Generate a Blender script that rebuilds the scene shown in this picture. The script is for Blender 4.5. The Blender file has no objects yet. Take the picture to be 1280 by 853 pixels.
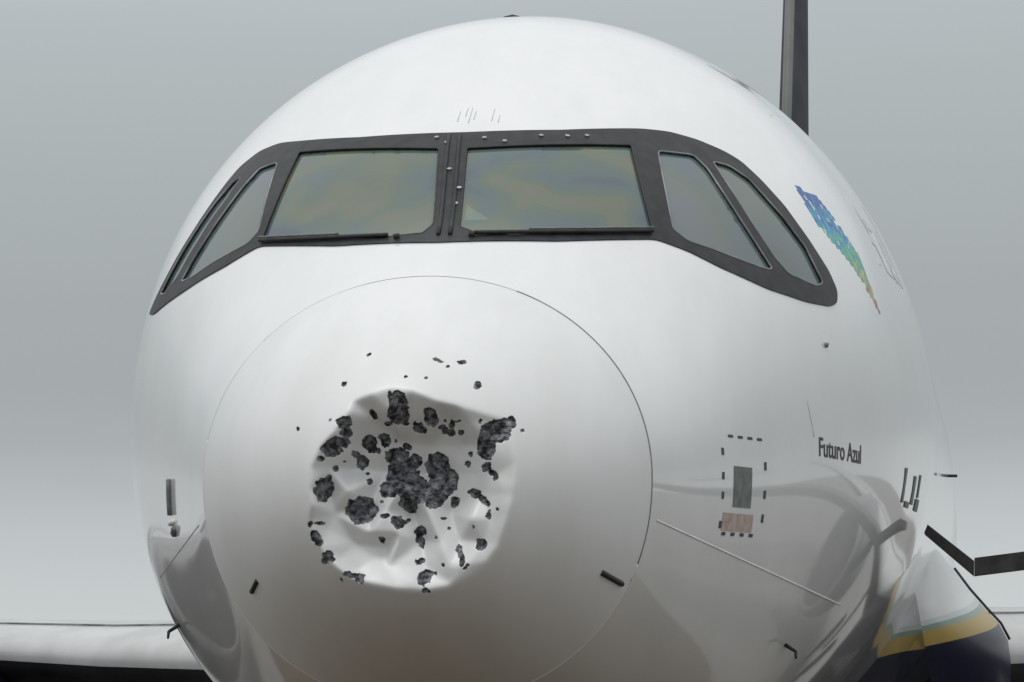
import bpy, math, random
import numpy as np
from mathutils import Vector
from mathutils.geometry import delaunay_2d_cdt

# ------------------------------------------------------------------ camera, sky, sun, exposure
scene = bpy.context.scene
ZG = 3.8                                   # height of the fuselage centre line above the apron
R = math.radians
cam_d = bpy.data.cameras.new('camera')
cam = bpy.data.objects.new('camera', cam_d)
scene.collection.objects.link(cam)
scene.camera = cam
cam_d.sensor_width = 36.0
cam_d.lens = 4994.0 / 1280 * 36
cam_d.clip_end = 9000
def _cam():
    a, b, r = R(6.404), R(4.639), R(-0.736)
    fw = Vector((-math.sin(a) * math.cos(b), math.cos(a) * math.cos(b), math.sin(b)))
    rt = Vector((math.cos(a), math.sin(a), 0)); up = rt.cross(fw)
    r2 = math.cos(r) * rt + math.sin(r) * up; u2 = -math.sin(r) * rt + math.cos(r) * up
    from mathutils import Matrix
    m = Matrix((r2, u2, -fw)).transposed().to_4x4()
    m.translation = Vector((2.106, -14.662, ZG - 1.299))
    cam.matrix_world = m
_cam()

SUN_EL, SUN_AZ = R(70), R(205)             # azimuth of the sun measured clockwise from +Y (behind the camera, a little left)
world = bpy.data.worlds.new('World')
scene.world = world
world.use_nodes = True
def build_world():
    nt = world.node_tree; N = nt.nodes; L = nt.links
    N.clear()
    out = N.new('ShaderNodeOutputWorld'); bg = N.new('ShaderNodeBackground'); bg.inputs[1].default_value = 0.1
    L.new(bg.outputs[0], out.inputs[0])
    sky = N.new('ShaderNodeTexSky'); sky.sky_type = 'NISHITA'; sky.sun_disc = False
    sky.sun_elevation = SUN_EL; sky.sun_rotation = SUN_AZ; sky.dust_density = 4.0
    hs = N.new('ShaderNodeHueSaturation'); hs.inputs['Saturation'].default_value = 0.12
    L.new(sky.outputs[0], hs.inputs['Color'])
    tc = N.new('ShaderNodeTexCoord'); sp = N.new('ShaderNodeSeparateXYZ'); L.new(tc.outputs['Generated'], sp.inputs[0])
    mp = N.new('ShaderNodeMapping'); mp.inputs['Scale'].default_value = (1.6, 1.6, 9.0); L.new(tc.outputs['Generated'], mp.inputs[0])
    nz = N.new('ShaderNodeTexNoise'); nz.inputs['Scale'].default_value = 2.4; nz.inputs['Detail'].default_value = 4
    nz.inputs['Roughness'].default_value = 0.5; L.new(mp.outputs[0], nz.inputs['Vector'])
    m1 = N.new('ShaderNodeMath'); m1.operation = 'MULTIPLY_ADD'; m1.inputs[1].default_value = 0.024; m1.inputs[2].default_value = -0.012
    L.new(nz.outputs[0], m1.inputs[0])
    m2 = N.new('ShaderNodeMath'); m2.operation = 'ADD'; L.new(sp.outputs[2], m2.inputs[0]); L.new(m1.outputs[0], m2.inputs[1])
    rp = N.new('ShaderNodeValToRGB'); cr = rp.color_ramp
    L.new(m2.outputs[0], rp.inputs[0])
    stops = [(0.0, (.66, .69, .70)), (.022, (.60, .635, .645)), (.042, (.53, .565, .575)), (.058, (.43, .46, .475)), (.072, (.40, .43, .445)),
             (.095, (.405, .44, .445)), (.125, (.435, .475, .48)), (.158, (.48, .53, .55)), (.20, (.60, .64, .66)), (.40, (.86, .89, .91)), (1.0, (1.06, 1.07, 1.08))]
    cr.elements[0].position = stops[0][0]; cr.elements[0].color = (*stops[0][1], 1)
    cr.elements[1].position = 1.0; cr.elements[1].color = (*stops[-1][1], 1)
    for p, c in stops[1:-1]:
        e = cr.elements.new(p); e.color = (*c, 1)
    sc = N.new('ShaderNodeVectorMath'); sc.operation = 'SCALE'; sc.inputs['Scale'].default_value = 9.6; L.new(rp.outputs[0], sc.inputs[0])
    mx = N.new('ShaderNodeMix'); mx.data_type = 'RGBA'; mx.inputs['Factor'].default_value = 0.05
    L.new(sc.outputs[0], mx.inputs['A']); L.new(hs.outputs[0], mx.inputs['B'])
    L.new(mx.outputs['Result'], bg.inputs[0])
build_world()
sun_d = bpy.data.lights.new('sun', 'SUN'); sun_d.energy = .85; sun_d.angle = R(18); sun_d.color = (1, .97, .93)
sun = bpy.data.objects.new('sun', sun_d); scene.collection.objects.link(sun)
_sd = Vector((math.sin(SUN_AZ) * math.cos(SUN_EL), math.cos(SUN_AZ) * math.cos(SUN_EL), math.sin(SUN_EL)))
sun.rotation_euler = _sd.to_track_quat('Z', 'Y').to_euler()
scene.view_settings.view_transform = 'Standard'; scene.view_settings.look = 'None'
scene.view_settings.exposure = 0.0; scene.view_settings.gamma = 1.0; scene.view_settings.use_curve_mapping = False
scene.render.engine = 'CYCLES'

# ------------------------------------------------------------------ helpers
rng = np.random.default_rng(7); random.seed(7)
def mat(name, col, rough=.4, metal=0., coat=0., coat_rough=.08, spec=.5):
    m = bpy.data.materials.new(name); m.use_nodes = True
    b = m.node_tree.nodes['Principled BSDF']
    b.inputs['Base Color'].default_value = (*col, 1); b.inputs['Roughness'].default_value = rough
    b.inputs['Metallic'].default_value = metal; b.inputs['Coat Weight'].default_value = coat
    b.inputs['Coat Roughness'].default_value = coat_rough; b.inputs['Specular IOR Level'].default_value = spec
    return m
def noisy(m, c1, c2, scale=5., detail=5., lo=.35, hi=.65, stretch=(1, 1, 1), bump=0., bscale=None):
    nt = m.node_tree; N = nt.nodes; L = nt.links; b = N['Principled BSDF']
    tc = N.new('ShaderNodeTexCoord'); mp = N.new('ShaderNodeMapping'); mp.inputs['Scale'].default_value = stretch
    L.new(tc.outputs['Object'], mp.inputs[0])
    n = N.new('ShaderNodeTexNoise'); n.inputs['Scale'].default_value = scale; n.inputs['Detail'].default_value = detail
    L.new(mp.outputs[0], n.inputs['Vector'])
    r = N.new('ShaderNodeValToRGB'); r.color_ramp.elements[0].position = lo; r.color_ramp.elements[1].position = hi
    r.color_ramp.elements[0].color = (*c1, 1); r.color_ramp.elements[1].color = (*c2, 1)
    L.new(n.outputs[0], r.inputs[0]); L.new(r.outputs[0], b.inputs['Base Color'])
    if bump:
        n2 = N.new('ShaderNodeTexNoise'); n2.inputs['Scale'].default_value = bscale or scale * 4; n2.inputs['Detail'].default_value = 4
        L.new(tc.outputs['Object'], n2.inputs['Vector'])
        bp = N.new('ShaderNodeBump'); bp.inputs['Strength'].default_value = bump; bp.inputs['Distance'].default_value = .01
        L.new(n2.outputs[0], bp.inputs['Height']); L.new(bp.outputs[0], b.inputs['Normal'])
    return r
col = scene.collection
def tag(o, label=None, cat=None, group=None, kind=None):
    for k, v in (('label', label), ('category', cat), ('group', group), ('kind', kind)):
        if v: o[k] = v
    return o
def empty(name, loc, parent=None):
    o = bpy.data.objects.new(name, None); col.objects.link(o); o.location = loc; o.parent = parent
    o.empty_display_size = .3
    return o
def mk(name, V, F, m, parent=None, smooth=True, mats=None, mi=None):
    me = bpy.data.meshes.new(name)
    V = np.asarray(V, dtype=np.float64).reshape(-1, 3)
    if isinstance(F, np.ndarray):
        nf, k = F.shape
        me.vertices.add(len(V)); me.vertices.foreach_set('co', V.astype(np.float32).ravel())
        me.loops.add(nf * k); me.loops.foreach_set('vertex_index', F.astype(np.int32).ravel())
        me.polygons.add(nf); me.polygons.foreach_set('loop_start', np.arange(0, nf * k, k, dtype=np.int32))
        me.polygons.foreach_set('loop_total', np.full(nf, k, dtype=np.int32))
        me.update(calc_edges=True)
    else:
        me.from_pydata([tuple(v) for v in V], [], [tuple(f) for f in F])
    for x in (mats or [m]): me.materials.append(x)
    if mi is not None: me.polygons.foreach_set('material_index', np.asarray(mi, dtype=np.int32))
    me.polygons.foreach_set('use_smooth', np.full(len(me.polygons), bool(smooth)))
    me.validate()
    o = bpy.data.objects.new(name, me); col.objects.link(o)
    if parent is not None: o.parent = parent
    return o
class MB:
    def __init__(s): s.v = []; s.f = []
    def add(s, V, F):
        n = len(s.v); s.v += [tuple(v) for v in V]; s.f += [tuple(i + n for i in f) for f in F]; return s
    def box(s, x0, x1, y0, y1, z0, z1):
        V = [(x, y, z) for x in (x0, x1) for y in (y0, y1) for z in (z0, z1)]
        return s.add(V, [(0, 1, 3, 2), (4, 6, 7, 5), (0, 4, 5, 1), (2, 3, 7, 6), (0, 2, 6, 4), (1, 5, 7, 3)])
    def prism(s, poly, d):                       # poly: list of 3d points, d: extrusion vector
        n = len(poly); P = [Vector(p) for p in poly]; d = Vector(d)
        V = P + [p + d for p in P]
        return s.add(V, [tuple(range(n))[::-1], tuple(range(n, 2 * n))] + [(i, (i + 1) % n, (i + 1) % n + n, i + n) for i in range(n)])
    def tube(s, pts, r, n=10, caps=True):
        P = [Vector(p) for p in pts]; rs = r if isinstance(r, (list, tuple)) else [r] * len(P)
        V = []; up0 = None
        for i, p in enumerate(P):
            t = (P[min(i + 1, len(P) - 1)] - P[max(i - 1, 0)]).normalized()
            a = Vector((0, 0, 1)) if abs(t.z) < .9 else Vector((1, 0, 0))
            u = t.cross(a).normalized(); w = t.cross(u)
            for k in range(n):
                q = 2 * math.pi * k / n
                V.append(p + rs[i] * (math.cos(q) * u + math.sin(q) * w))
        F = [(i * n + k, i * n + (k + 1) % n, (i + 1) * n + (k + 1) % n, (i + 1) * n + k) for i in range(len(P) - 1) for k in range(n)]
        if caps: F += [tuple(range(n))[::-1], tuple(range((len(P) - 1) * n, len(P) * n))]
        return s.add(V, F)
    def lathe(s, prof, axis='y', c=(0, 0, 0), n=48):       # prof: (along, radius)
        V = []
        for a, r in prof:
            for k in range(n):
                q = 2 * math.pi * k / n; u, v = r * math.cos(q), r * math.sin(q)
                V.append((c[0] + u, c[1] + a, c[2] + v) if axis == 'y' else ((c[0] + a, c[1] + u, c[2] + v) if axis == 'x' else (c[0] + u, c[1] + v, c[2] + a)))
        F = [(i * n + k, i * n + (k + 1) % n, (i + 1) * n + (k + 1) % n, (i + 1) * n + k) for i in range(len(prof) - 1) for k in range(n)]
        return s.add(V, F)
    def build(s, name, m, parent=None, smooth=False): return mk(name, s.v, s.f, m, parent, smooth)
def smooth_by_angle(o, deg=35):
    me = o.data
    me.polygons.foreach_set('use_smooth', np.full(len(me.polygons), True)); me.set_sharp_from_angle(angle=R(deg))
    return o

# ------------------------------------------------------------------ the airliner's surface as a function
def pchip(xk, yk, x):
    xk = np.asarray(xk, float); yk = np.asarray(yk, float); h = np.diff(xk); m = np.diff(yk) / h
    d = np.zeros_like(yk); d[0] = m[0]; d[-1] = m[-1]
    for i in range(1, len(xk) - 1):
        if m[i - 1] * m[i] > 0:
            w1 = 2 * h[i] + h[i - 1]; w2 = h[i] + 2 * h[i - 1]; d[i] = (w1 + w2) / (w1 / m[i - 1] + w2 / m[i])
    i = np.clip(np.searchsorted(xk, x) - 1, 0, len(h) - 1); t = (x - xk[i]) / h[i]
    return (2*t**3-3*t**2+1)*yk[i] + (t**3-2*t**2+t)*h[i]*d[i] + (-2*t**3+3*t**2)*yk[i+1] + (t**3-t**2)*h[i]*d[i+1]
KS = np.array([0, .05, .2, .5, 1.0, 1.6, 2.35, 3.2, 4.2, 5.2, 6.4, 8.0]); KU = np.sqrt(KS)
KW = [0, .223, .437, .676, .895, 1.093, 1.343, 1.645, 1.835, 1.905, 1.97, 1.975]
KT = [-.62, -.416, -.207, .015, .245, .50, .975, 1.405, 1.79, 1.955, 2.07, 2.07]
KB = [-.62, -.835, -1.035, -1.237, -1.454, -1.642, -1.809, -1.925, -1.99, -2.04, -2.07, -2.07]
KC = [-.62, -.617, -.612, -.60, -.56, -.515, -.413, -.29, -.205, -.15, -.08, -.05]
KNT = [2, 2, 2, 2, 2.03, 2.1, 2.38, 2.25, 2.05, 1.95, 1.95, 1.95]
KNB = [2, 2, 2, 2, 2.1, 2.15, 2.2, 2.12, 2.0, 1.97, 1.97, 1.97]
UG = np.linspace(0, KU[-1], 2400); DU = UG[1]
def _tab(a, sig):
    v = pchip(KU, a, UG); n = int(4 * sig / DU)
    ext = np.concatenate([2 * v[0] - v[n:0:-1], v, 2 * v[-1] - v[-2:-n - 2:-1]])
    k = np.exp(-.5 * (np.arange(-n, n + 1) * DU / sig) ** 2)
    return np.convolve(ext, k / k.sum(), 'valid')
TAB = [_tab(KW, .09), _tab(KT, .05), _tab(KB, .1), _tab(KC, .12), _tab(KNT, .1), _tab(KNB, .12)]
def sec(s):
    u = np.sqrt(np.clip(s, 0, 8.0)); return [np.interp(u, UG, t) for t in TAB]
def surf(s, ph):
    w, zt, zb, zc, n1, n2 = sec(s); c = np.cos(ph); si = np.sin(ph); n = np.where(si >= 0, n1, n2)
    x = w * np.sign(c) * np.abs(c) ** (2 / n)
    z = zc + np.where(si >= 0, zt - zc, zb - zc) * np.abs(si) ** (2 / n)
    return np.stack([x, s + 0 * x, z], -1)
def implicit(P):
    x, y, z = P[..., 0], P[..., 1], P[..., 2]
    w, zt, zb, zc, n1, n2 = sec(np.maximum(y, 1e-5)); top = z >= zc
    n = np.where(top, n1, n2); h = np.where(top, zt - zc, zc - zb)
    return (np.abs(x) / np.maximum(w, 1e-4)) ** n + (np.abs(z - zc) / np.maximum(h, 1e-4)) ** n - 1
def normal(P):
    e = 2e-3; G = []
    for k in range(3):
        d = np.zeros(3); d[k] = e; G.append(implicit(P + d) - implicit(P - d))
    G = np.stack(G, -1); return G / np.maximum(np.linalg.norm(G, axis=-1, keepdims=True), 1e-12)
def front(x, z):                            # skin point seen from ahead at (x, z)
    x = np.asarray(x, float); z = np.asarray(z, float); lo = np.full(x.shape, 1e-5); hi = np.full(x.shape, 8.0)
    for _ in range(40):
        m = (lo + hi) / 2; ins = implicit(np.stack([x, m, z], -1)) < 0
        hi = np.where(ins, m, hi); lo = np.where(ins, lo, m)
    return np.stack([x, hi, z], -1)
def side(s, z, sg=1):                       # skin point seen from the side at (s, z)
    s = np.asarray(s, float); z = np.asarray(z, float); w, zt, zb, zc, n1, n2 = sec(s); top = z >= zc
    n = np.where(top, n1, n2); h = np.where(top, zt - zc, zc - zb)
    return np.stack([sg * w * np.clip(1 - (np.abs(z - zc) / h) ** n, 0, 1) ** (1 / n), s, z], -1)
def up(P): P = np.array(P, float); P[..., 2] += ZG; return P
def inpoly(x, y, poly):
    x = np.asarray(x); y = np.asarray(y); r = np.zeros(x.shape, bool); n = len(poly)
    for i in range(n):
        x0, y0 = poly[i]; x1, y1 = poly[(i + 1) % n]
        if y0 == y1: continue
        r ^= ((y0 > y) != (y1 > y)) & (x < (x1 - x0) * (y - y0) / (y1 - y0) + x0)
    return r
def resample(poly, step):
    out = []; n = len(poly)
    for i in range(n):
        a = np.array(poly[i]); b = np.array(poly[(i + 1) % n]); k = max(1, int(math.ceil(np.linalg.norm(b - a) / step)))
        for j in range(k): out.append(tuple(a + (b - a) * j / k))
    return out
def rounded(poly, rad, n=5):                # fillet polygon corners
    out = []; m = len(poly)
    for i in range(m):
        p = np.array(poly[i]); a = np.array(poly[i - 1]); b = np.array(poly[(i + 1) % m])
        la, lb = np.linalg.norm(a - p), np.linalg.norm(b - p); r = min(rad, la * .45, lb * .45)
        pa = p + (a - p) / la * r; pb = p + (b - p) / lb * r
        for k in range(n + 1):
            t = k / n; out.append(tuple((1 - t) ** 2 * pa + 2 * t * (1 - t) * p + t * t * pb))
    return out
def inset(poly, d):                         # move boundary inwards (d > 0) for a counter-clockwise or clockwise polygon
    P = np.array(poly, float); n = len(P); A = sum(P[i][0] * P[(i + 1) % n][1] - P[(i + 1) % n][0] * P[i][1] for i in range(n))
    sgn = 1 if A > 0 else -1; out = []
    for i in range(n):
        e = P[(i + 1) % n] - P[i - 1]; e /= max(np.linalg.norm(e), 1e-9)
        out.append(tuple(P[i] + sgn * d * np.array([-e[1], e[0]])))
    return out
def cdt(outer, holes, step):
    rings = [outer] + holes; pts = []; edges = []
    for r in rings:
        n0 = len(pts); pts += list(r); edges += [(n0 + i, n0 + (i + 1) % len(r)) for i in range(len(r))]
    a = np.array(outer); x0, y0 = a.min(0); x1, y1 = a.max(0)
    gx, gy = np.meshgrid(np.arange(x0, x1, step), np.arange(y0, y1, step)); gx = gx.ravel(); gy = gy.ravel()
    k = inpoly(gx, gy, inset(outer, step * .3))
    for h in holes: k &= ~inpoly(gx, gy, h)
    pts += list(zip(gx[k].tolist(), gy[k].tolist()))
    v, e, f, *_ = delaunay_2d_cdt([Vector(p) for p in pts], edges, [], 0, 1e-6)
    V = np.array([tuple(q) for q in v]); F = np.array([t for t in f if len(t) == 3])
    cc = V[F].mean(1); k = inpoly(cc[:, 0], cc[:, 1], outer)
    for h in holes: k &= ~inpoly(cc[:, 0], cc[:, 1], h)
    return V, F[k]
def sheet(name, outer, holes, step, fn, off, m, parent, skirt=.012):
    """a sheet of the polygon laid on the skin, standing off by `off`, with its edges turned down by `skirt`"""
    V2, F = cdt(outer, holes, step); P = fn(V2[:, 0], V2[:, 1]); Nn = normal(P)
    V = P + Nn * off; e = {}
    for t in F:
        for i in range(3):
            a, b = int(t[i]), int(t[(i + 1) % 3]); e[(a, b)] = 1
    bd = [(a, b) for (a, b) in e if (b, a) not in e]
    low = P + Nn * (off - skirt); n = len(V)
    # orient outward
    t0 = V[F[:, 0]]; g = np.cross(V[F[:, 1]] - t0, V[F[:, 2]] - t0)
    flip = (g * Nn[F[:, 0]]).sum(1).mean() < 0
    tri = [tuple(t[::-1]) if flip else tuple(t) for t in F.tolist()]
    quads = [(a, a + n, b + n, b) if not flip else (b, b + n, a + n, a) for a, b in bd]
    o = mk(name, up(np.concatenate([V, low])), tri + quads, m, parent, True)
    o.data.set_sharp_from_angle(angle=R(40))
    return o

# ------------------------------------------------------------------ materials
M = {}
def paint(name, coat, crough, livery=9.6):
    m = mat(name, (.78, .79, .79), .4, coat=coat, coat_rough=crough)
    m.node_tree.nodes['Principled BSDF'].inputs['Coat IOR'].default_value = 1.9
    nt = m.node_tree; N = nt.nodes; L = nt.links; b = N['Principled BSDF']
    tc = N.new('ShaderNodeTexCoord'); mp = N.new('ShaderNodeMapping'); mp.inputs['Scale'].default_value = (2.2, .8, .6)
    L.new(tc.outputs['Object'], mp.inputs[0])
    n = N.new('ShaderNodeTexNoise'); n.inputs['Scale'].default_value = 2.2; n.inputs['Detail'].default_value = 7; n.inputs['Roughness'].default_value = .6
    L.new(mp.outputs[0], n.inputs['Vector'])
    r = N.new('ShaderNodeValToRGB'); r.color_ramp.elements[0].position = .3; r.color_ramp.elements[1].position = .62
    r.color_ramp.elements[0].color = (.70, .715, .705, 1); r.color_ramp.elements[1].color = (.755, .765, .77, 1)
    L.new(n.outputs[0], r.inputs[0])
    # livery of the rear: green and yellow swoosh above a navy belly, behind the wing root
    sp = N.new('ShaderNodeSeparateXYZ'); L.new(tc.outputs['Object'], sp.inputs[0])
    h = N.new('ShaderNodeMath'); h.operation = 'MULTIPLY_ADD'; h.inputs[1].default_value = -.115; L.new(sp.outputs[1], h.inputs[0]); L.new(sp.outputs[2], h.inputs[2])
    lr = N.new('ShaderNodeValToRGB'); lr.color_ramp.interpolation = 'CONSTANT'
    mr = N.new('ShaderNodeMapRange'); mr.inputs['From Min'].default_value = 0.0; mr.inputs['From Max'].default_value = 3.0
    L.new(h.outputs[0], mr.inputs[0]); L.new(mr.outputs[0], lr.inputs[0])
    def pos(z, s=12.0): return (ZG + z - .115 * s) / 3.0
    st = [(0., (.008, .010, .032, 1)), (pos(-1.06), (.60, .42, .12, 1)), (pos(-.955), (.34, .45, .38, 1)), (pos(-.91), (.8, .84, .82, 1)), (pos(-.88), (1, 1, 1, 1))]
    lr.color_ramp.elements[0].position = 0.; lr.color_ramp.elements[0].color = st[0][1]
    lr.color_ramp.elements[1].position = st[1][0]; lr.color_ramp.elements[1].color = st[1][1]
    for p, c in st[2:]:
        e = lr.color_ramp.elements.new(p); e.color = c
    mu = N.new('ShaderNodeMix'); mu.data_type = 'RGBA'; mu.blend_type = 'MULTIPLY'; mu.inputs['Factor'].default_value = 1
    L.new(r.outputs[0], mu.inputs['A']); L.new(lr.outputs[0], mu.inputs['B'])
    sel = N.new('ShaderNodeMath'); sel.operation = 'GREATER_THAN'; sel.inputs[1].default_value = livery; L.new(sp.outputs[1], sel.inputs[0])
    mx = N.new('ShaderNodeMix'); mx.data_type = 'RGBA'
    L.new(sel.outputs[0], mx.inputs['Factor']); L.new(r.outputs[0], mx.inputs['A']); L.new(mu.outputs['Result'], mx.inputs['B'])
    L.new(mx.outputs['Result'], b.inputs['Base Color'])
    n2 = N.new('ShaderNodeTexNoise'); n2.inputs['Scale'].default_value = 1.7; n2.inputs['Detail'].default_value = 2; L.new(tc.outputs['Object'], n2.inputs['Vector'])
    bp = N.new('ShaderNodeBump'); bp.inputs['Strength'].default_value = .02; bp.inputs['Distance'].default_value = .03; L.new(n2.outputs[0], bp.inputs['Height'])
    L.new(bp.outputs[0], b.inputs['Normal']); L.new(bp.outputs[0], b.inputs['Coat Normal'])
    return m
M['white'] = paint('aircraft_white_paint', 1.0, .055, 17.0)
M['radome'] = paint('radome_satin_paint', .22, .42)
M['belly'] = paint('belly_livery_paint', .25, .2)
def core():
    m = mat('exposed_composite', (.06, .065, .075), .75, spec=.3); r = noisy(m, (.026, .028, .033), (.36, .37, .395), 38, 6, .38, .74, bump=.6, bscale=140)
    return m
M['core'] = core()
M['black'] = mat('window_mask_black', (.02, .022, .024), .5, spec=.3); noisy(M['black'], (.012, .013, .015), (.028, .029, .031), 14, 6)
M['dark'] = mat('dark_rubber', (.02, .02, .02), .6); noisy(M['dark'], (.014, .014, .014), (.03, .03, .03), 25)
M['trim'] = mat('pane_trim_grey', (.2, .21, .22), .45, .1); noisy(M['trim'], (.10, .11, .115), (.32, .33, .34), 6)
M['metal'] = mat('bare_metal', (.42, .43, .44), .35, .8); noisy(M['metal'], (.33, .34, .35), (.5, .5, .52), 20)
M['lip'] = mat('polished_lip', (.22, .22, .22), .4, .2); noisy(M['lip'], (.18, .18, .18), (.27, .27, .27), 4)
M['seam'] = mat('seam_grey', (.16, .165, .17), .6); noisy(M['seam'], (.11, .115, .12), (.24, .245, .25), 9)
M['ringseal'] = mat('radome_seal_worn', (.3, .3, .3), .6); noisy(M['ringseal'], (.10, .105, .11), (.60, .61, .61), 1.1, 2, .5, .66)
M['sealed'] = mat('overpainted_seal', (.7, .71, .71), .4); noisy(M['sealed'], (.66, .67, .67), (.73, .74, .74), 2)
M['faint'] = mat('panel_gap', (.52, .53, .53), .6); noisy(M['faint'], (.46, .47, .47), (.60, .61, .61), 6)
M['pale'] = mat('pale_sealant', (.8, .81, .8), .4); noisy(M['pale'], (.72, .73, .72), (.85, .86, .85), 7)
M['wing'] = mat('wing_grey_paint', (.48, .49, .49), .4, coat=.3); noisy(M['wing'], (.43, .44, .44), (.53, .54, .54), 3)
M['under'] = mat('underside_shade_and_dark_parts', (.03, .03, .032), .5); noisy(M['under'], (.022, .022, .024), (.045, .045, .047), 3)  # near-black colour carries the wing's underside shade; also used for intake and strip
M['navy'] = mat('navy_paint', (.008, .010, .032), .25, coat=.6); noisy(M['navy'], (.006, .008, .026), (.012, .015, .042), 3)
M['fin'] = mat('fin_slate_paint', (.02, .023, .03), .7, spec=.2); noisy(M['fin'], (.028, .032, .038), (.045, .05, .058), 2.)
M['fin2'] = mat('fin_edge_grey', (.09, .1, .095), .4); noisy(M['fin2'], (.08, .087, .084), (.13, .14, .135), .8)
M['ink'] = mat('lettering_ink', (.035, .04, .05), .5); noisy(M['ink'], (.03, .035, .045), (.06, .06, .07), 30)
M['ink2'] = mat('faded_lettering', (.6, .63, .65), .5); noisy(M['ink2'], (.54, .57, .60), (.68, .69, .70), 8)
M['plate'] = mat('placard_grey', (.15, .17, .165), .55); noisy(M['plate'], (.12, .14, .135), (.19, .21, .2), 18)
M['pink'] = mat('placard_pink', (.46, .36, .33), .6); noisy(M['pink'], (.42, .29, .28), (.52, .46, .40), 22)
def glass(name, ca, cb, cc, scale, seed):
    m = bpy.data.materials.new(name); m.use_nodes = True; nt = m.node_tree; N = nt.nodes; L = nt.links
    b = N['Principled BSDF']; out = N['Material Output']
    b.inputs['Roughness'].default_value = .12; b.inputs['Coat Weight'].default_value = .5; b.inputs['Coat Roughness'].default_value = .03
    tc = N.new('ShaderNodeTexCoord'); mp = N.new('ShaderNodeMapping'); mp.inputs['Location'].default_value = (seed, 0, seed * .7); L.new(tc.outputs['Object'], mp.inputs[0])
    n = N.new('ShaderNodeTexNoise'); n.inputs['Scale'].default_value = scale; n.inputs['Detail'].default_value = .6; n.inputs['Distortion'].default_value = .6
    L.new(mp.outputs[0], n.inputs['Vector'])
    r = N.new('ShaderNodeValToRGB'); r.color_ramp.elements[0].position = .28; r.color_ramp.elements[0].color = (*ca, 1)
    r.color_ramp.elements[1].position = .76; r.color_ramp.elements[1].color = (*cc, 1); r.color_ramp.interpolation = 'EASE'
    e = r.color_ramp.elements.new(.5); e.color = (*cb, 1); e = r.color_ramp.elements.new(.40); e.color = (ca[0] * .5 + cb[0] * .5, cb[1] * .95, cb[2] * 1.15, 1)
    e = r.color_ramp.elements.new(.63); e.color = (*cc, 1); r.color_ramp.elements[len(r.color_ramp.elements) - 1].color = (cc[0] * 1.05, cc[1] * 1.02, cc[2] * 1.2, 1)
    L.new(n.outputs[0], r.inputs[0]); L.new(r.outputs[0], b.inputs['Base Color'])
    tr = N.new('ShaderNodeBsdfTransparent'); tr.inputs[0].default_value = (.62, .70, .62, 1)
    ms = N.new('ShaderNodeMixShader'); ms.inputs[0].default_value = .40
    L.new(b.outputs[0], ms.inputs[1]); L.new(tr.outputs[0], ms.inputs[2]); L.new(ms.outputs[0], out.inputs[0])
    return m
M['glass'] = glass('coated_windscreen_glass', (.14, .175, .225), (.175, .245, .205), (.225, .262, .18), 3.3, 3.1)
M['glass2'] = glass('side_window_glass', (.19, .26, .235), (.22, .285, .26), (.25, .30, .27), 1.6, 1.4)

# ------------------------------------------------------------------ setting: apron, grass, sky is the world
def ground():
    m = mat('apron_concrete', (.19, .185, .176), .7); noisy(m, (.15, .146, .138), (.23, .225, .214), .35, 8, .3, .7, bump=.3, bscale=30)
    S = 4000
    tag(mk('apron', [(-S, -S, 0), (S, -S, 0), (S, S, 0), (-S, S, 0)], [(0, 1, 2, 3)], m, None, False), kind='structure')
    a = mat('added_dark_ground', (.060, .034, .010), .75); noisy(a, (.042, .024, .007), (.074, .043, .013), .5, 8, .3, .7, bump=.3, bscale=30)  # unseen brown strip, added to darken reflection and bounce on the lower nose
    tag(mk('added_ground_strip', [(-8, -60, .004), (8, -60, .004), (8, 8, .004), (-8, 8, .004)], [(0, 1, 2, 3)], a, None, False), kind='structure')
ground()

# ------------------------------------------------------------------ the airliner
jet = empty('airliner', (0, 0, 0))
tag(jet, 'white passenger jet seen nose-on with dented radome and black-framed cockpit windows', 'airplane')
# window outlines, port half, as (x, z) seen from ahead
SUR = [(0, 1.003), (.407, 1.012), (.735, 1.042), (.849, 1.04), (.966, 1.014), (1.084, .969), (1.152, .93), (1.238, .848), (1.341, .731), (1.444, .583),
       (1.53, .444), (1.566, .355), (1.564, .296), (1.54, .272), (1.45, .270), (1.293, .301), (1.105, .371), (.977, .431), (.849, .474), (.469, .436), (0, .422)]
SURL = [(-.478, 1.007), (-.764, 1.03), (-.901, 1.046), (-1.012, 1.026), (-1.108, .959), (-1.156, .889), (-1.292, .67), (-1.432, .475), (-1.565, .315), (-1.50, .297), (-1.258, .347), (-1.014, .413), (-.836, .486), (-.45, .438)]
PF = [(.022, .915), (.708, .945), (.836, .512), (.52, .474), (.29, .459), (.16, .462), (.066, .505)]
PFL = [(-.765, .965), (-.098, .918), (-.042, .52), (-.075, .474), (-.24, .461), (-.52, .478), (-.832, .522)]
PS1 = [(.818, .926), (.962, .924), (1.026, .857), (1.308, .395), (1.259, .398), (.978, .478), (.913, .527)]
PS1L = [(-.868, .928), (-.965, .912), (-1.030, .825), (-1.292, .402), (-1.218, .405), (-.903, .509), (-.860, .564)]
PS2 = [(1.040, .903), (1.109, .892), (1.195, .835), (1.332, .675), (1.433, .537), (1.508, .378), (1.480, .357), (1.369, .390), (1.308, .460)]
PS2L = [(-1.062, .892), (-1.110, .875), (-1.195, .775), (-1.330, .575), (-1.462, .385), (-1.420, .375), (-1.335, .425), (-1.225, .600), (-1.115, .790)]
sur = SUR + SURL[::-1]
sur = resample(rounded(sur, .03), .02)
panes = []
for pl, rd, kind in ((PF, .012, 'glass'), (PFL, .012, 'glass'), (PS1, .02, 'glass2'), (PS1L, .02, 'glass2'), (PS2, .02, 'glass2'), (PS2L, .02, 'glass2')):
    panes.append((resample(rounded(pl, rd), .02), kind))

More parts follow.
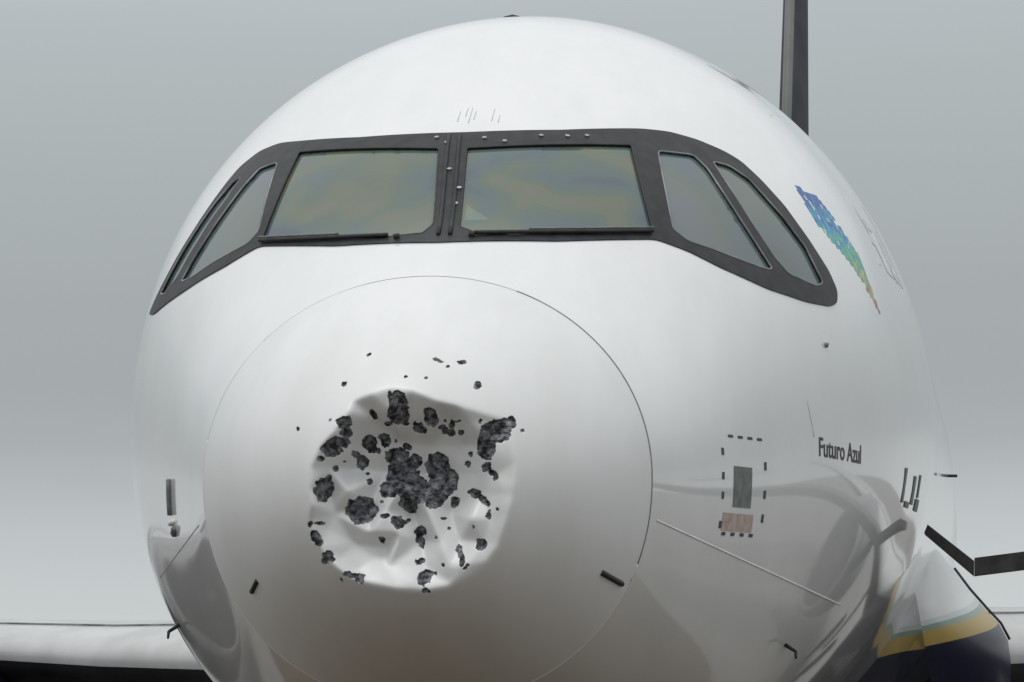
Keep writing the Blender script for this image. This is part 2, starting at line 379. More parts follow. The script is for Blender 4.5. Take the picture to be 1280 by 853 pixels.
def skin():
    s = np.concatenate([np.linspace(1.003, 4.0, 170), np.linspace(4.05, 8.0, 50)]); nph = 760
    ph = np.linspace(0, 2 * np.pi, nph, endpoint=False)
    S_, P_ = np.meshgrid(s, ph, indexing='ij'); V = surf(S_, P_)
    # aft body
    aft = np.concatenate([np.linspace(8.4, 24, 40), np.linspace(24.5, 37.4, 40)]); A = []
    for a in aft:
        t = max(0, (a - 24) / 13.4); w = (1.975 + .07 * min(1, (a - 8) / 7)) * (1 - t ** 1.7 * .93); zt = 2.07 - .25 * t ** 2; zb = -2.07 + 3.3 * t ** 1.25; zc = (zt + zb) / 2 - .05 * (1 - t)
        b0 = surf(np.full(nph, 8.0), ph); q = b0.copy(); q[:, 0] *= w / 1.975; q[:, 1] = a
        z0 = (b0[:, 2] + 2.07) / 4.14; q[:, 2] = zb + z0 * (zt - zb); A.append(q)
    V = np.concatenate([V, np.array(A)]); nr = V.shape[0]
    i = np.arange(nr - 1)[:, None]; j = np.arange(nph)[None]
    F = np.stack([i * nph + j, i * nph + (j + 1) % nph, (i + 1) * nph + (j + 1) % nph, (i + 1) * nph + j], -1).reshape(-1, 4)
    Vf = V.reshape(-1, 3); C = Vf[F].mean(1); keep = np.ones(len(F), bool)
    near = (C[:, 1] < 3.6) & (C[:, 2] > .2)
    for p, _ in panes:
        keep[near] &= ~inpoly(C[near, 0], C[near, 2], inset(p, -.004))
    F = F[keep]
    cap = [tuple(range((nr - 1) * nph, nr * nph))]
    o = mk('fuselage', up(Vf), F, M['white'], jet, True)
    mk('tail_cone', up(Vf[(nr - 1) * nph:]), cap, M['metal'], jet, False)
    return o
fus = skin()

# radome with the crushed nose -------------------------------------------------------------
# frontal map of the damage: grid unit g = 1/832 m, origin at the upper left of the crushed area
GX, GZ, GU = -.4155, -.065, .0012
def g2m(X, Y): return GX + np.asarray(X, float) * GU, GZ - np.asarray(Y, float) * GU
RIM = [(215, 198), (270, 178), (330, 160), (400, 170), (480, 205), (545, 222), (605, 238), (680, 262), (700, 300), (708, 350), (715, 400), (712, 455), (708, 500), (690, 562), (662, 650),
       (625, 705), (575, 742), (510, 775), (430, 792), (345, 785), (265, 768), (180, 735), (140, 700), (105, 650), (78, 570), (92, 520), (84, 470), (84, 408), (112, 345), (160, 300), (180, 262), (205, 232)]
CTL = [(262, 262, .205), (330, 236, .165), (388, 258, .235), (445, 236, .18), (520, 272, .24), (580, 268, .19), (255, 320, .275), (345, 320, .305), (440, 330, .30), (545, 335, .275), (640, 345, .225), (195, 330, .205),
       (150, 400, .185), (205, 410, .275), (295, 425, .325), (400, 425, .355), (500, 415, .325), (590, 425, .275), (660, 435, .222),
       (135, 480, .205), (150, 545, .215), (245, 545, .30), (375, 540, .345), (505, 545, .325), (590, 500, .262), (640, 560, .225), (680, 500, .20),
       (118, 590, .195), (205, 645, .255), (305, 645, .29), (415, 635, .305), (530, 640, .282), (610, 640, .225), (160, 690, .20),
       (215, 722, .205), (310, 715, .225), (425, 705, .235), (500, 728, .205), (560, 712, .205), (390, 765, .19)]
def dent_raster():
    st = 2.; n = 460; x0, y0 = -60., 60.
    pts = [(x, y, 0.) for x, y in RIM]
    cx, cy = 400., 480.
    for x, y in RIM: pts.append((cx + (x - cx) * 1.35, cy + (y - cy) * 1.35, 0.))
    X, Y, Sv = np.array(CTL).T; xm, zm = g2m(X, Y); base = front(xm, zm)[..., 1]
    r2 = np.random.default_rng(3)
    for x, y, d in zip(X, Y, Sv - base): pts.append((x + r2.normal() * 5, y + r2.normal() * 5, d + r2.normal() * .0045))
    C0 = np.array(pts[2 * len(RIM):])
    for _ in range(400):                                        # many small folds between the main ones
        x, y = r2.uniform(90, 710), r2.uniform(200, 780)
        if not inpoly(np.array([x]), np.array([y]), inset(RIM, 26))[0]: continue
        q = np.array(pts); dd = np.hypot(q[:, 0] - x, q[:, 1] - y)
        if dd.min() < 56: continue
        w = 1 / (dd + 8) ** 3; pts.append((x, y, float((w * q[:, 2]).sum() / w.sum()) + r2.normal() * .0045))
    v, e, f, *_ = delaunay_2d_cdt([Vector((p[0], p[1])) for p in pts], [(i, (i + 1) % len(RIM)) for i in range(len(RIM))], [], 0, 1e-6)
    V = np.array([tuple(q) for q in v]); P = np.array(pts)
    d = np.array([P[np.argmin((P[:, 0] - q[0]) ** 2 + (P[:, 1] - q[1]) ** 2), 2] for q in V])
    gx, gy = np.meshgrid(x0 + st * np.arange(n), y0 + st * np.arange(n)); D = np.zeros((n, n))
    for t in f:
        a, b, c = V[t[0]], V[t[1]], V[t[2]]; den = (b[1] - c[1]) * (a[0] - c[0]) + (c[0] - b[0]) * (a[1] - c[1])
        if abs(den) < 1e-9: continue
        l1 = ((b[1] - c[1]) * (gx - c[0]) + (c[0] - b[0]) * (gy - c[1])) / den; l2 = ((c[1] - a[1]) * (gx - c[0]) + (a[0] - c[0]) * (gy - c[1])) / den; l3 = 1 - l1 - l2
        k = (l1 >= -1e-6) & (l2 >= -1e-6) & (l3 >= -1e-6); D[k] = (l1 * d[t[0]] + l2 * d[t[1]] + l3 * d[t[2]])[k]
    def blur(A, sg):
        m = int(3 * sg) + 1; kk = np.exp(-.5 * (np.arange(-m, m + 1) / sg) ** 2); kk /= kk.sum()
        A = np.apply_along_axis(lambda r: np.convolve(r, kk, 'same'), 0, A); return np.apply_along_axis(lambda r: np.convolve(r, kk, 'same'), 1, A)
    inside = blur((D > .004).astype(float), 6)
    nz = blur(r2.normal(size=(n, n)), 9); nz /= nz.std(); nz2 = blur(r2.normal(size=(n, n)), 20); nz2 /= nz2.std()
    D = blur(D, 4.0) + inside * (nz * .0009 + nz2 * .003)
    return D, x0, y0, st
DR, DX0, DY0, DST = dent_raster()
def dent(x, z):
    X = ((x - GX) / GU - DX0) / DST; Y = (-(z - GZ) / GU - DY0) / DST
    n = DR.shape[0]; ok = (X > 0) & (X < n - 2) & (Y > 0) & (Y < n - 2)
    Xc = np.clip(X, 0, n - 2.001); Yc = np.clip(Y, 0, n - 2.001); i = Yc.astype(int); j = Xc.astype(int); fy = Yc - i; fx = Xc - j
    v = DR[i, j] * (1 - fx) * (1 - fy) + DR[i, j + 1] * fx * (1 - fy) + DR[i + 1, j] * (1 - fx) * fy + DR[i + 1, j + 1] * fx * fy
    return np.where(ok, v, 0)
# patches of lost paint: each a union of ellipses (X, Y, rx, ry, turn in degrees) in the damage map
CHIPS = [
 [(350, 196, 28, 30, 0), (352, 240, 34, 32, 10)], [(450, 250, 20, 29, 0)], [(408, 281, 21, 15, 10)], [(497, 291, 25, 11, 15), (512, 276, 9, 16, 20)],
 [(690, 274, 24, 20, 0), (656, 298, 48, 36, -12), (624, 338, 32, 44, 12)], [(186, 264, 17, 20, 0), (190, 296, 14, 12, 0)],
 [(148, 346, 30, 20, 0), (170, 328, 22, 16, 0)], [(252, 328, 20, 23, 0)], [(297, 314, 15, 17, 0)], [(226, 386, 16, 18, 0), (208, 362, 11, 11, 0)],
 [(272, 240, 8, 14, -20)], [(118, 472, 22, 34, 18)],
 [(335, 368, 36, 24, 0), (345, 425, 48, 46, 0), (388, 478, 44, 46, 0), (316, 474, 38, 26, 10), (376, 520, 26, 22, 0), (384, 378, 22, 16, 0),
  (460, 402, 40, 42, 0), (482, 448, 44, 44, 0), (452, 492, 36, 40, 0), (420, 490, 24, 30, 0)],
 [(227, 538, 45, 41, 0)], [(340, 577, 18, 20, 0)], [(408, 606, 18, 18, 0), (405, 634, 11, 22, 0)], [(514, 516, 14, 15, 0)],
 [(580, 488, 18, 13, 40), (606, 508, 24, 9, 40)], [(622, 408, 16, 12, 40), (642, 430, 16, 9, 40)], [(603, 652, 15, 14, 0)], [(536, 676, 9, 18, -15), (544, 700, 8, 14, 0)],
 [(424, 752, 18, 22, 0), (440, 742, 12, 7, -30)], [(404, 701, 17, 9, 0)], [(90, 618, 15, 14, 20), (100, 640, 9, 14, 0)], [(130, 685, 16, 18, 0)], [(75, 580, 7, 10, 0)],
 [(205, 742, 28, 8, 8), (226, 754, 12, 12, 0)], [(298, 557, 13, 7, 0)], [(289, 633, 9, 9, 0)], [(465, 66, 17, 6, 18)], [(540, 74, 12, 6, 0)], [(595, 152, 11, 10, 0)],
 [(245, 42, 8, 6, 0)], [(175, 140, 8, 7, 0)], [(30, 278, 6, 7, 0)], [(733, 294, 6, 7, 0)], [(112, 378, 9, 7, 0)], [(150, 406, 7, 9, 0)], [(560, 396, 8, 11, 0)], [(570, 366, 7, 8, 0)],
 [(542, 298, 10, 8, 0)], [(365, 338, 13, 9, 35)], [(628, 562, 7, 9, 0)], [(430, 793, 11, 7, 0)], [(316, 266, 12, 8, 0)], [(272, 350, 9, 9, 0)], [(250, 447, 6, 9, 0)], [(110, 697, 6, 6, 0)],
 [(500, 88, 5, 4, 0)], [(438, 126, 5, 4, 0)], [(375, 122, 5, 4, 0)], [(563, 716, 5, 5, 0)], [(104, 578, 14, 5, -8)], [(650, 444, 8, 7, 0)]]
_r = np.random.default_rng(31)
for _ in range(26): CHIPS.append([(_r.uniform(120, 660), _r.uniform(230, 770), _r.uniform(3.5, 8), _r.uniform(3, 6), _r.uniform(0, 180))])
def radome():
    nu, nph = 330, 900
    u = np.linspace(.004, math.sqrt(.9975), nu); ph = np.linspace(0, 2 * np.pi, nph, endpoint=False)
    U_, P_ = np.meshgrid(u, ph, indexing='ij'); V = surf(U_ ** 2, P_).reshape(-1, 3); V0 = V.copy()
    V[:, 1] += dent(V[:, 0], V[:, 2])
    i = np.arange(nu - 1)[:, None]; j = np.arange(nph)[None]
    F = np.stack([i * nph + j, i * nph + (j + 1) % nph, (i + 1) * nph + (j + 1) % nph, (i + 1) * nph + j], -1).reshape(-1, 4)
    X = (V[:, 0] - GX) / GU; Y = -(V[:, 2] - GZ) / GU
    # ragged edge noise in map space
    r2 = np.random.default_rng(5); n = 1000
    def vnoise(step, seed):
        g = np.random.default_rng(seed).uniform(-1, 1, (160, 160)); a = np.clip((X + 200) / step, 0, 157.9); b = np.clip((Y + 100) / step, 0, 157.9)
        ia = a.astype(int); ib = b.astype(int); fa = a - ia; fb = b - ib; fa = fa * fa * (3 - 2 * fa); fb = fb * fb * (3 - 2 * fb)
        return g[ib, ia] * (1 - fa) * (1 - fb) + g[ib, ia + 1] * fa * (1 - fb) + g[ib + 1, ia] * (1 - fa) * fb + g[ib + 1, ia + 1] * fa * fb
    rag = vnoise(15, 11) * 5.5 + vnoise(8, 12) * 3.2 + vnoise(5.5, 13) * 2.0 - 2.6
    zone = (X > -150) & (X < 950) & (Y > -40) & (Y < 900)
    best = np.full(len(V), 1e9); idx = np.full(len(V), -1)
    for k, ch in enumerate(CHIPS):
        for (cx, cy, rx, ry, an) in ch:
            c, s = math.cos(R(an)), math.sin(R(an)); dx, dy = X[zone] - cx, Y[zone] - cy
            a = dx * c + dy * s; b = -dx * s + dy * c; q = np.sqrt((a / rx) ** 2 + (b / ry) ** 2); m_ = min(rx, ry)
            d = (q - 1) * m_ + rag[zone] * min(1, m_ / 14)
            bz = best[zone]; iz = idx[zone]; w = d < bz; bz[w] = d[w]; iz[w] = k; best[zone] = bz; idx[zone] = iz
    fd = best[F].mean(1); fi = idx[F[:, 0]]; chip = fd < 0
    # the bare core lies a few millimetres below the paint, rough
    rec = np.clip(-best / 5, 0, 1) * (.011 + .005 * vnoise(9, 21) + .004 * vnoise(5, 22)); V[:, 1] += np.where(best < 0, rec, 0)
    o = mk('radome', up(V), F[~chip], M['radome'], jet, True)
    for k in range(len(CHIPS)):
        f = F[chip & (fi == k)]
        if len(f) == 0: continue
        uq, inv = np.unique(f, return_inverse=True)
        mk('bare_core_patch', up(V[uq]), inv.reshape(-1, 4), M['core'], o, True)
    # tip cap
    mk('tip_cap', up(V[:nph]), [tuple(range(nph))[::-1]], M['core'], o, False)
    return o
rad = radome()
def seal_arc(a0, a1, m, r):
    ph = np.radians(np.linspace(a0, a1, max(8, int(a1 - a0)))); P = surf(np.full(len(ph), 1.0003), ph); P = P - normal(P) * .0035
    MB().tube([tuple(p) for p in up(P)], r, 8, True).build('seal', m, rad, True)
for a0, a1, m_, r_ in ((-22, 66, 'seam', .0062), (62, 112, 'ringseal', .0046), (112, 136, 'sealed', .0058), (136, 168, 'ringseal', .0046), (168, 338, 'sealed', .0060)):
    seal_arc(a0, a1, M[m_], r_)

# cockpit glazing ---------------------------------------------------------------------------
surround = sheet('window_surround', sur, [p for p, _ in panes], .03, front, .005, M['black'], jet, .03)
for p, kind in panes:
    g = sheet('window_pane', inset(p, -.006), [], .03, front, -.007, M[kind], jet, .004)
    P = front(*np.array(p).T); pts = [tuple(q) for q in up(P + normal(P) * .003)]
    MB().tube(pts + [pts[0]], .0045, 6, False).build('pane_trim', M['trim'] if kind == 'glass2' else M['dark'], g, True)
# windscreen wipers along the lower edge, the arm and blade of each
def on(x, z, off):
    P = front(np.array([x]), np.array([z])); return tuple(up(P + normal(P) * off)[0])
def wiper(pts, px):
    e = empty('windscreen_wiper', (0, 0, 0), jet)
    MB().tube([on(x, z, .016) for x, z in pts], .009, 8).build('blade', M['dark'], e, True)
    MB().tube([on(x, z + .010, .022) for x, z in pts[len(pts) // 3:]], .0045, 8).build('arm', M['plate'], e, True)
    MB().tube([on(px, .452, .0), on(px, .455, .022)], .013, 12).build('pivot', M['dark'], e, True)
wiper([(x, .456 + .045 * (x / .8) ** 2) for x in np.linspace(.14, .83, 14)], .13)
wiper([(x, .456 + .045 * (x / .8) ** 2) for x in np.linspace(-.22, -.83, 12)], -.18)
# raised centre post with fasteners
T = MB(); zz = np.linspace(.46, .99, 14)
for x0 in (-.024, .024): T.tube([on(x0 + .012 - .098 * (z - .5) / .42 * .5, z, .008) for z in zz], .009, 8)
T.build('centre_post', M['black'], jet, True)
for x, z in ((-.07, .945), (.09, .965), (.18, .945), (.33, .975), (.44, .975), (.52, .98), (-.12, .975), (.03, .70), (-.03, .80), (.03, .62)):
    MB().tube([on(x, z, .004), on(x, z, .011)], .011, 8).build('fastener', M['metal'], jet, False)
# flight deck behind the glass
deck = empty('flight_deck', (0, 0, 0), jet)
MB().box(-.85, .85, 2.10, 2.75, ZG + .10, ZG + .36).build('glareshield', M['dark'], deck)
MB().box(-1.0, 1.0, 4.4, 4.5, ZG - .7, ZG + 1.1).build('rear_bulkhead', M['seam'], deck)
MB().box(-1.2, 1.2, 2.2, 4.4, ZG - .75, ZG - .7).build('deck_floor', M['dark'], deck)
for sx in (-.53, .53):
    T = MB(); T.box(sx - .24, sx + .24, 3.3, 3.42, ZG - .3, ZG + .42); T.box(sx - .15, sx + .15, 3.32, 3.4, ZG + .45, ZG + .66); T.box(sx - .24, sx + .24, 2.9, 3.3, ZG - .35, ZG - .22)
    T.build('pilot_seat', M['plate'], deck)

# small fittings on the nose ------------------------------------------------------------------
def onside(s, z, off, sg=1):
    P = side(np.array([s]), np.array([z]), sg); return tuple(up(P + normal(P) * off)[0])
def strip(name, pts, r, m, parent=jet, off=.002, taper=False):
    rs = [r] * len(pts)
    return MB().tube(pts, rs, 6).build(name, m, parent, True)
def frontline(a, b, n, off): return [on(a[0] + (b[0] - a[0]) * t, a[1] + (b[1] - a[1]) * t, off) for t in np.linspace(0, 1, n)]
strip('latch', frontline((.712, -.946), (.775, -.988), 5, .0), .012, M['dark'], rad)
strip('latch', frontline((-.649, -1.001), (-.607, -.962), 5, .0), .011, M['dark'], rad)
strip('panel_edge', frontline((.906, -.737), (1.545, -1.045), 40, -.0015), .005, M['pale'])
strip('panel_edge', frontline((-.95, -.72), (-1.45, -.89), 40, -.0015), .004, M['faint'])
strip('probe_plate', [onside(2.0 + .03 * t, -.495 - .15 * t, .004, -1) for t in np.linspace(0, 1, 5)], .016, M['plate'])
strip('probe_plate', [onside(1.97 + .12 * t, -.675 - .005 * t, .003, -1) for t in np.linspace(0, 1, 5)], .012, M['pale'])
strip('probe_plate', [onside(1.95 + .05 * t, -.705 - .02 * t, .003, -1) for t in np.linspace(0, 1, 5)], .018, M['plate'])
def vane(s, z, sg):
    e = empty('incidence_vane', (0, 0, 0), jet); b = Vector(onside(s, z, -.01, sg)); t = b + Vector((sg * .055, -.01, -.035))
    MB().tube([b, t], [.010, .007], 8).build('mast', M['dark'], e, True)
    MB().tube([t, t + Vector((0, -.02, -.03))], [.008, .005], 8).build('tip', M['dark'], e, True)
vane(2.85, -1.10, -1); vane(2.95, -1.225, 1)
strip('probe', [onside(2.92, .09, .0), onside(2.92, .085, .012)], .012, M['seam'])
for z0, z1, s0 in ((-.17, -.33, 2.63), ):
    strip('streak', [onside(s0 + .06 * t, z0 + (z1 - z0) * t, .0) for t in np.linspace(0, 1, 6)], .002, M['faint'])
def joint(name, pts): MB().tube(pts, .0022, 5).build(name, M['faint'], jet, True)
def crown(s, a):
    P = surf(np.array([s]), np.array([R(a)])); return tuple(up(P - normal(P) * .0006)[0])
joint('hatch_joint', [crown(4.3, 55), crown(4.3, 48), crown(4.75, 48), crown(4.75, 55), crown(4.3, 55)])
# beacon on the crown
MB().lathe([(-.0, .07), (.2, .065), (.26, .05), (.275, .001)], 'z', (-.30, 7.0, ZG + 2.0), 20).build('beacon', M['dark'], jet, True)
T = MB().tube([(1.93, 12.0, ZG - .08), (2.075, 12.0, ZG - .085)], .010, 8); T.build('side_antenna', M['dark'], jet, True)
MB().lathe([(-.03, .001), (-.025, .024), (.01, .026), (.03, .001)], 'x', (1.985, 11.98, ZG - .08), 12).build('antenna_knob', M['dark'], jet, True)
# faint streaks of sealant above the windscreen
for x, z, l in ((-.05, 1.07, .06), (.0, 1.06, .09), (.02, 1.08, .05), (.10, 1.07, .07), (.13, 1.06, .04), (-.02, 1.10, .05)):
    strip('streak', [on(x, z + l * t, .0) for t in np.linspace(0, 1, 4)], .002, M['faint'])

# lettering and markings on the port side ---------------------------------------------------------
def text_mesh(name, body, s0, z0, size, m, slope=0., xscale=1., bold=.0):
    cu = bpy.data.curves.new(name, 'FONT'); cu.body = body; cu.size = 1.0; cu.offset = bold; cu.resolution_u = 4; cu.fill_mode = 'FRONT'
    tmp = bpy.data.objects.new('tmp', cu); col.objects.link(tmp)
    dg = bpy.context.evaluated_depsgraph_get(); dg.update()
    me = bpy.data.meshes.new_from_object(tmp.evaluated_get(dg))
    bpy.data.objects.remove(tmp)
    import bmesh
    bm = bmesh.new(); bm.from_mesh(me); bmesh.ops.remove_doubles(bm, verts=bm.verts[:], dist=1e-5); bmesh.ops.triangulate(bm, faces=bm.faces[:])
    for _ in range(4 if size > .3 else 2):
        bmesh.ops.subdivide_edges(bm, edges=[e_ for e_ in bm.edges if e_.calc_length() * size > .03], cuts=1); bmesh.ops.triangulate(bm, faces=bm.faces[:])
    V = np.array([tuple(v.co) for v in bm.verts]); bm.verts.index_update(); F = [tuple(v.index for v in f.verts) for f in bm.faces]; B = [(e_.verts[0].index, e_.verts[1].index) for e_ in bm.edges if len(e_.link_faces) == 1]; bm.free()
    s = s0 + V[:, 0] * size * xscale; z = z0 + V[:, 1] * size + slope * (s - s0)
    P0 = side(s, z); Nn = normal(P0); n = len(P0)
    return mk(name, up(np.concatenate([P0 + Nn * .002, P0 - Nn * .001])), F + [(a, b, b + n, a + n) for a, b in B], m, jet, False)
text_mesh('name_lettering', 'Futuro Azul', 2.735, -.408, .118, M['ink'], -.02, .98, .012)
text_mesh('airline_lettering', 'Azul', 4.75, .62, .62, M['ink2'], -.02, 1.0)
def quad_side(T, s0, s1, z0, z1, off=.0018):
    P = side(np.array([s0, s1, s1, s0]), np.array([z0, z0, z1, z1])); P = up(P + normal(P) * off); T.add(P, [(0, 1, 2, 3)])
def patch_side(name, s0, s1, z0, z1, m, off=.0018):
    n = 6; S_, Z_ = np.meshgrid(np.linspace(s0, s1, n), np.linspace(z0, z1, n), indexing='ij'); P = side(S_, Z_); P = up(P + normal(P) * off)
    F = [(i * n + j, (i + 1) * n + j, (i + 1) * n + j + 1, i * n + j + 1) for i in range(n - 1) for j in range(n - 1)]
    return mk(name, P, F, m, jet, True)
patch_side('static_port_plate', 1.825, 2.02, -.66, -.49, M['plate'])
patch_side('warning_placard', 1.73, 2.06, -.76, -.685, M['pink'], .0015)
outline = empty('dashed_outline', (0, 0, 0), jet)
def dash(*a):
    T = MB(); quad_side(T, *a); T.build('dash', M['ink'], outline)
for k in range(4): dash(1.78 + .1 * k, 1.83 + .1 * k, -.374, -.362)
for k in range(4): dash(1.74 + .1 * k, 1.78 + .1 * k, -.778, -.764, .0025)
for z in (-.42, -.52, -.60, -.72): dash(1.70, 1.725, z - .03, z)
for z in (-.46, -.58, -.68): dash(2.15, 2.175, z - .035, z)
for s0, s1, z0, z1 in ((4.42, 4.52, -.55, -.385), (4.62, 4.86, -.565, -.535), (4.95, 5.1, -.54, -.40), (5.25, 5.5, -.56, -.50), (5.3, 5.4, -.495, -.38)):
    T = MB(); quad_side(T, s0, s1, z0, z1, .004); T.build('placard_stroke', M['plate'], jet)
# mosaic emblem
def emblem():
    poly = [(3.44, .87), (3.56, .84), (3.68, .83), (3.80, .71), (3.95, .58), (3.95, .47), (4.02, .30), (3.93, .35), (3.80, .43), (3.68, .52), (3.52, .59), (3.40, .68), (3.40, .75)]
    cs = [(.01, .09, .32), (.015, .16, .48), (.02, .30, .45), (.05, .38, .30), (.16, .42, .22), (.45, .40, .22), (.38, .20, .10), (.16, .10, .07)]
    ms = [mat('emblem_paint_%d' % i, c, .4) for i, c in enumerate(cs)]
    for m_, c in zip(ms, cs): noisy(m_, tuple(v * .8 for v in c), tuple(min(1, v * 1.25) for v in c), 20)
    r2 = np.random.default_rng(2); V = []; F = []; mi = []
    step = .022
    for s in np.arange(3.28, 4.1, step):
        for z in np.arange(.28, .9, step):
            if not inpoly(np.array([s]), np.array([z]), poly)[0]: continue
            t = (.87 - z) / .57; k = int(np.clip(t * 7.2 + r2.normal() * .75, 0, 7)); a = b = 0.
            if r2.random() < .05: continue
            h = step * .5
            q = [(s - h + a, z - h + b), (s + h + b, z - h - a), (s + h - a, z + h + b), (s - h - b, z + h + a)]
            P = side(*np.array(q).T); P = up(P + normal(P) * .0007); n = len(V); V += [tuple(p) for p in P]; F.append((n, n + 1, n + 2, n + 3)); mi.append(k)
    mk('mosaic_emblem', V, F, None, jet, False, ms, mi)
emblem()

# wing, fairing, fin, engines, gear ------------------------------------------------------------------
def airfoil(n=40, t=.13):
    x = .5 * (1 - np.cos(np.linspace(0, np.pi, n))); y = 5 * t * (.2969 * np.sqrt(x) - .126 * x - .3516 * x ** 2 + .2843 * x ** 3 - .1036 * x ** 4)
    up_ = [(a, b) for a, b in zip(x[::-1], y[::-1])]; lo = [(a, -b) for a, b in zip(x[1:], y[1:])]
    return up_ + lo
def wing(sg):
    e = empty('wing', (0, 0, 0), jet)
    st = [(1.5, 12.0, 7.0, -1.30, .125), (2.4, 12.45, 6.5, -1.285, .125), (4.0, 13.25, 5.6, -1.23, .122), (6.4, 14.5, 4.2, -1.08, .12), (11, 17.0, 2.8, -.55, .11), (17, 20.3, 1.5, .25, .105)]
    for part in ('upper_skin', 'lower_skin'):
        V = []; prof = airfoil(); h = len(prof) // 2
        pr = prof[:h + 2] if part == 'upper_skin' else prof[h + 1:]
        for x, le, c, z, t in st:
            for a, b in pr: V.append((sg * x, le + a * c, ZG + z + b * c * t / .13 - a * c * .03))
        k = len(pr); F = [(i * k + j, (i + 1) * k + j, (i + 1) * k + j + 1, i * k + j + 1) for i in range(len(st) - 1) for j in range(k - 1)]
        mk(part, V, F, M['wing'] if part == 'upper_skin' else M['under'], e, True)  # lower skin darkened by colour to stand for shade
    # gap line of the leading-edge slat
    pts = []
    for x, le, c, z, t in st:
        y = 5 * t * (.2969 * math.sqrt(.10) - .126 * .1 - .3516 * .01 + .2843 * .001); pts.append((sg * x, le + .1 * c, ZG + z + y * c - .1 * c * .03 + .002))
    MB().tube(pts, .012, 6).build('slat_gap', M['seam'], e, True)
    # engine under the wing
    T = MB(); T.lathe([(0.12, .985), (-.0, .99), (-.06, 1.03), (-.05, 1.07), (.02, 1.115), (.14, 1.155)], 'y', (sg * 5.75, 10.9, ZG - 2.05), 48); T.build('intake_lip', M['lip'], e, True)
    T = MB(); T.lathe([(.143, 1.15), (.5, 1.22), (1.6, 1.27), (3.0, 1.16), (3.9, .95)], 'y', (sg * 5.75, 10.9, ZG - 2.05), 48); smooth_by_angle(T.build('engine_cowl', M['navy'], e))
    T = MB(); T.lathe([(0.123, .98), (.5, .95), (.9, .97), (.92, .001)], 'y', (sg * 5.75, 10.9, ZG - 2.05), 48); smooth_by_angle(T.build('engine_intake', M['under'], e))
    T = MB(); T.lathe([(.35, .001), (.5, .12), (.88, .28)], 'y', (sg * 5.75, 10.9, ZG - 2.05), 32); T.build('spinner', M['plate'], e, True)
    MB().box(sg * 5.75 - .14, sg * 5.75 + .14, 12.2, 16.5, ZG - 1.4, ZG - .95).build('pylon', M['wing'], e)
wing(1); wing(-1)
def fairing():
    # belly fairing: cross sections along the body
    prof = [(1.70, -.45), (1.96, -.60), (2.03, -.70), (2.13, -.84), (2.24, -.97), (2.33, -1.07), (2.385, -1.18), (2.40, -1.32), (2.39, -1.6), (2.28, -1.95), (2.0, -2.25), (1.4, -2.48), (.6, -2.56), (0, -2.57)]
    base = side(np.full(len(prof), 8.0), np.clip([p[1] for p in prof], -2.05, 2)); V = []; st = np.concatenate([np.linspace(9.6, 12.2, 16), np.linspace(13, 18, 8), np.linspace(18.5, 21, 8)])
    rows = []
    for s in st:
        k = min(1, (s - 9.6) / 2.4); k = k * k * (3 - 2 * k); k *= 1 if s < 18 else max(0, 1 - ((s - 18) / 3) ** 2)
        row = []
        for (x, z), b in zip(prof, base):
            r0 = math.hypot(b[0], b[2]); x0, z0 = b[0] * .985, b[2] * .985
            if z < -2.05: x0 = x * .9; z0 = -math.sqrt(max(0, 1 - (x0 / 1.975) ** 2)) * 2.03
            row.append((x0 + (x - x0) * k, s, ZG + z0 + (z - z0) * k))
        rows.append(row + [(-x, y, z) for x, y, z in row[-2::-1]])
    n = len(rows[0]); V = [p for r in rows for p in r]
    F = [(i * n + j, i * n + j + 1, (i + 1) * n + j + 1, (i + 1) * n + j) for i in range(len(rows) - 1) for j in range(n - 1)]
    o = mk('belly_fairing', V, F, M['belly'], jet, True)
    # dark sealing strip round the wing root, port side
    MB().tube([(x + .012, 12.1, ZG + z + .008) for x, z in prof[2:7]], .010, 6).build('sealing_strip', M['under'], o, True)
fairing()
def fin():
    st = [(1.95, 28.6, 6.6, .40), (3.4, 30.0, 5.2, .37), (5.2, 31.7, 3.9, .33), (7.9, 34.3, 2.1, .26)]; V = []; prof = airfoil(30, .13)
    for z, le, c, th in st:
        for a, b in prof: V.append((.20 + b / .13 * th, le + a * c, ZG + z))
    k = len(prof); F = [(i * k + j, i * k + j + 1, (i + 1) * k + j + 1, (i + 1) * k + j) for i in range(len(st) - 1) for j in range(k - 1)]
    F.append(tuple(range((len(st) - 1) * k, len(st) * k)))
    o = mk('tail_fin', V, F, M['fin'], jet, True); o.data.set_sharp_from_angle(angle=R(50))
    pts = [(.20, 28.58 + (z - 1.95) * .965, ZG + z) for z in np.linspace(2.2, 7.7, 8)]
    MB().tube([(x - .03, y, z) for x, y, z in pts], .06, 8).build('fin_leading_edge', M['fin2'], o, True)
fin()
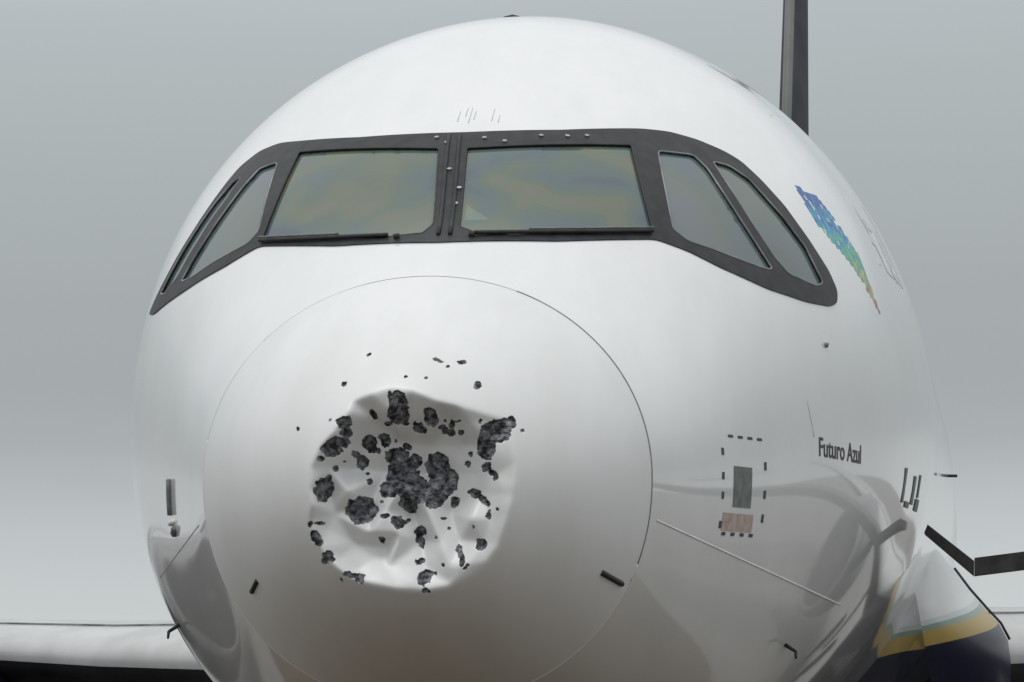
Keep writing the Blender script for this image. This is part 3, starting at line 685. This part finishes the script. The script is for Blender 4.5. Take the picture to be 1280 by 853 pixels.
def gear(x, y, r, w, top, name):
    e = empty(name, (0, 0, 0), jet)
    MB().tube([(x, y, r), (x, y + .1, top)], [.09, .13], 14).build('strut', M['metal'], e, True)
    for dx in (-w, w):
        smooth_by_angle(MB().lathe([(-.11, .02), (-.11, r * .55), (-.13, r * .62), (-.12, r * .9), (-.06, r), (.06, r), (.12, r * .9), (.13, r * .62), (.11, r * .55), (.11, .02)], 'x', (x + dx, y, r), 36).build('wheel', M['dark'], e))
gear(0, 5.07, .38, .25, ZG - 1.7, 'nose_gear'); gear(3.8, 17.7, .57, .46, ZG - 1.2, 'main_gear'); gear(-3.8, 17.7, .57, .46, ZG - 1.2, 'main_gear')

# paper behind the windscreen
tag(MB().prism([on(.062, .675, -.05), on(.172, .600, -.05), on(.066, .598, -.05)], (.0, .004, -.002)).build('paper_sheet', M['pale']), 'white folded paper standing behind the windscreen pane right of the centre post', 'paper')

# ------------------------------------------------------------------ boarding walkway at the port door
bridge = empty('boarding_bridge', (2.9, 5.9, 0))
tag(bridge, 'dark boarding walkway with bent edge docked against the right flank of the jet', 'boarding bridge')
def L_(o):
    for v in o.data.vertices: v.co -= Vector((2.9, 5.9, 0))
    o.parent = bridge; return o
M['deck'] = mat('walkway_dark_steel', (.03, .03, .032), .5, .2); noisy(M['deck'], (.02, .02, .022), (.05, .05, .05), 10)
y0 = 5.4
L_(MB().prism([(2.157, y0, ZG - .88), (11.0, y0, ZG + .10), (11.0, y0, ZG + .20), (2.159, y0, ZG - .795)], (0, .4, 0)).build('walkway', M['deck']))
L_(MB().prism([(1.912, y0 + .003, ZG - .665), (2.155, y0 + .003, ZG - .88), (2.157, y0 + .003, ZG - .81), (1.93, y0 + .003, ZG - .625)], (0, .39, 0)).build('fender_flap', M['dark']))
for yy in (y0 + .08, y0 + .32):
    L_(MB().tube([(10.8, yy, ZG + .1), (10.8, yy, 0)], .09, 10).build('leg', M['deck'], None, True))
    L_(MB().tube([(10.8, yy, .25), (12.2, yy, .25)], .07, 10).build('foot_beam', M['deck'], None, True))
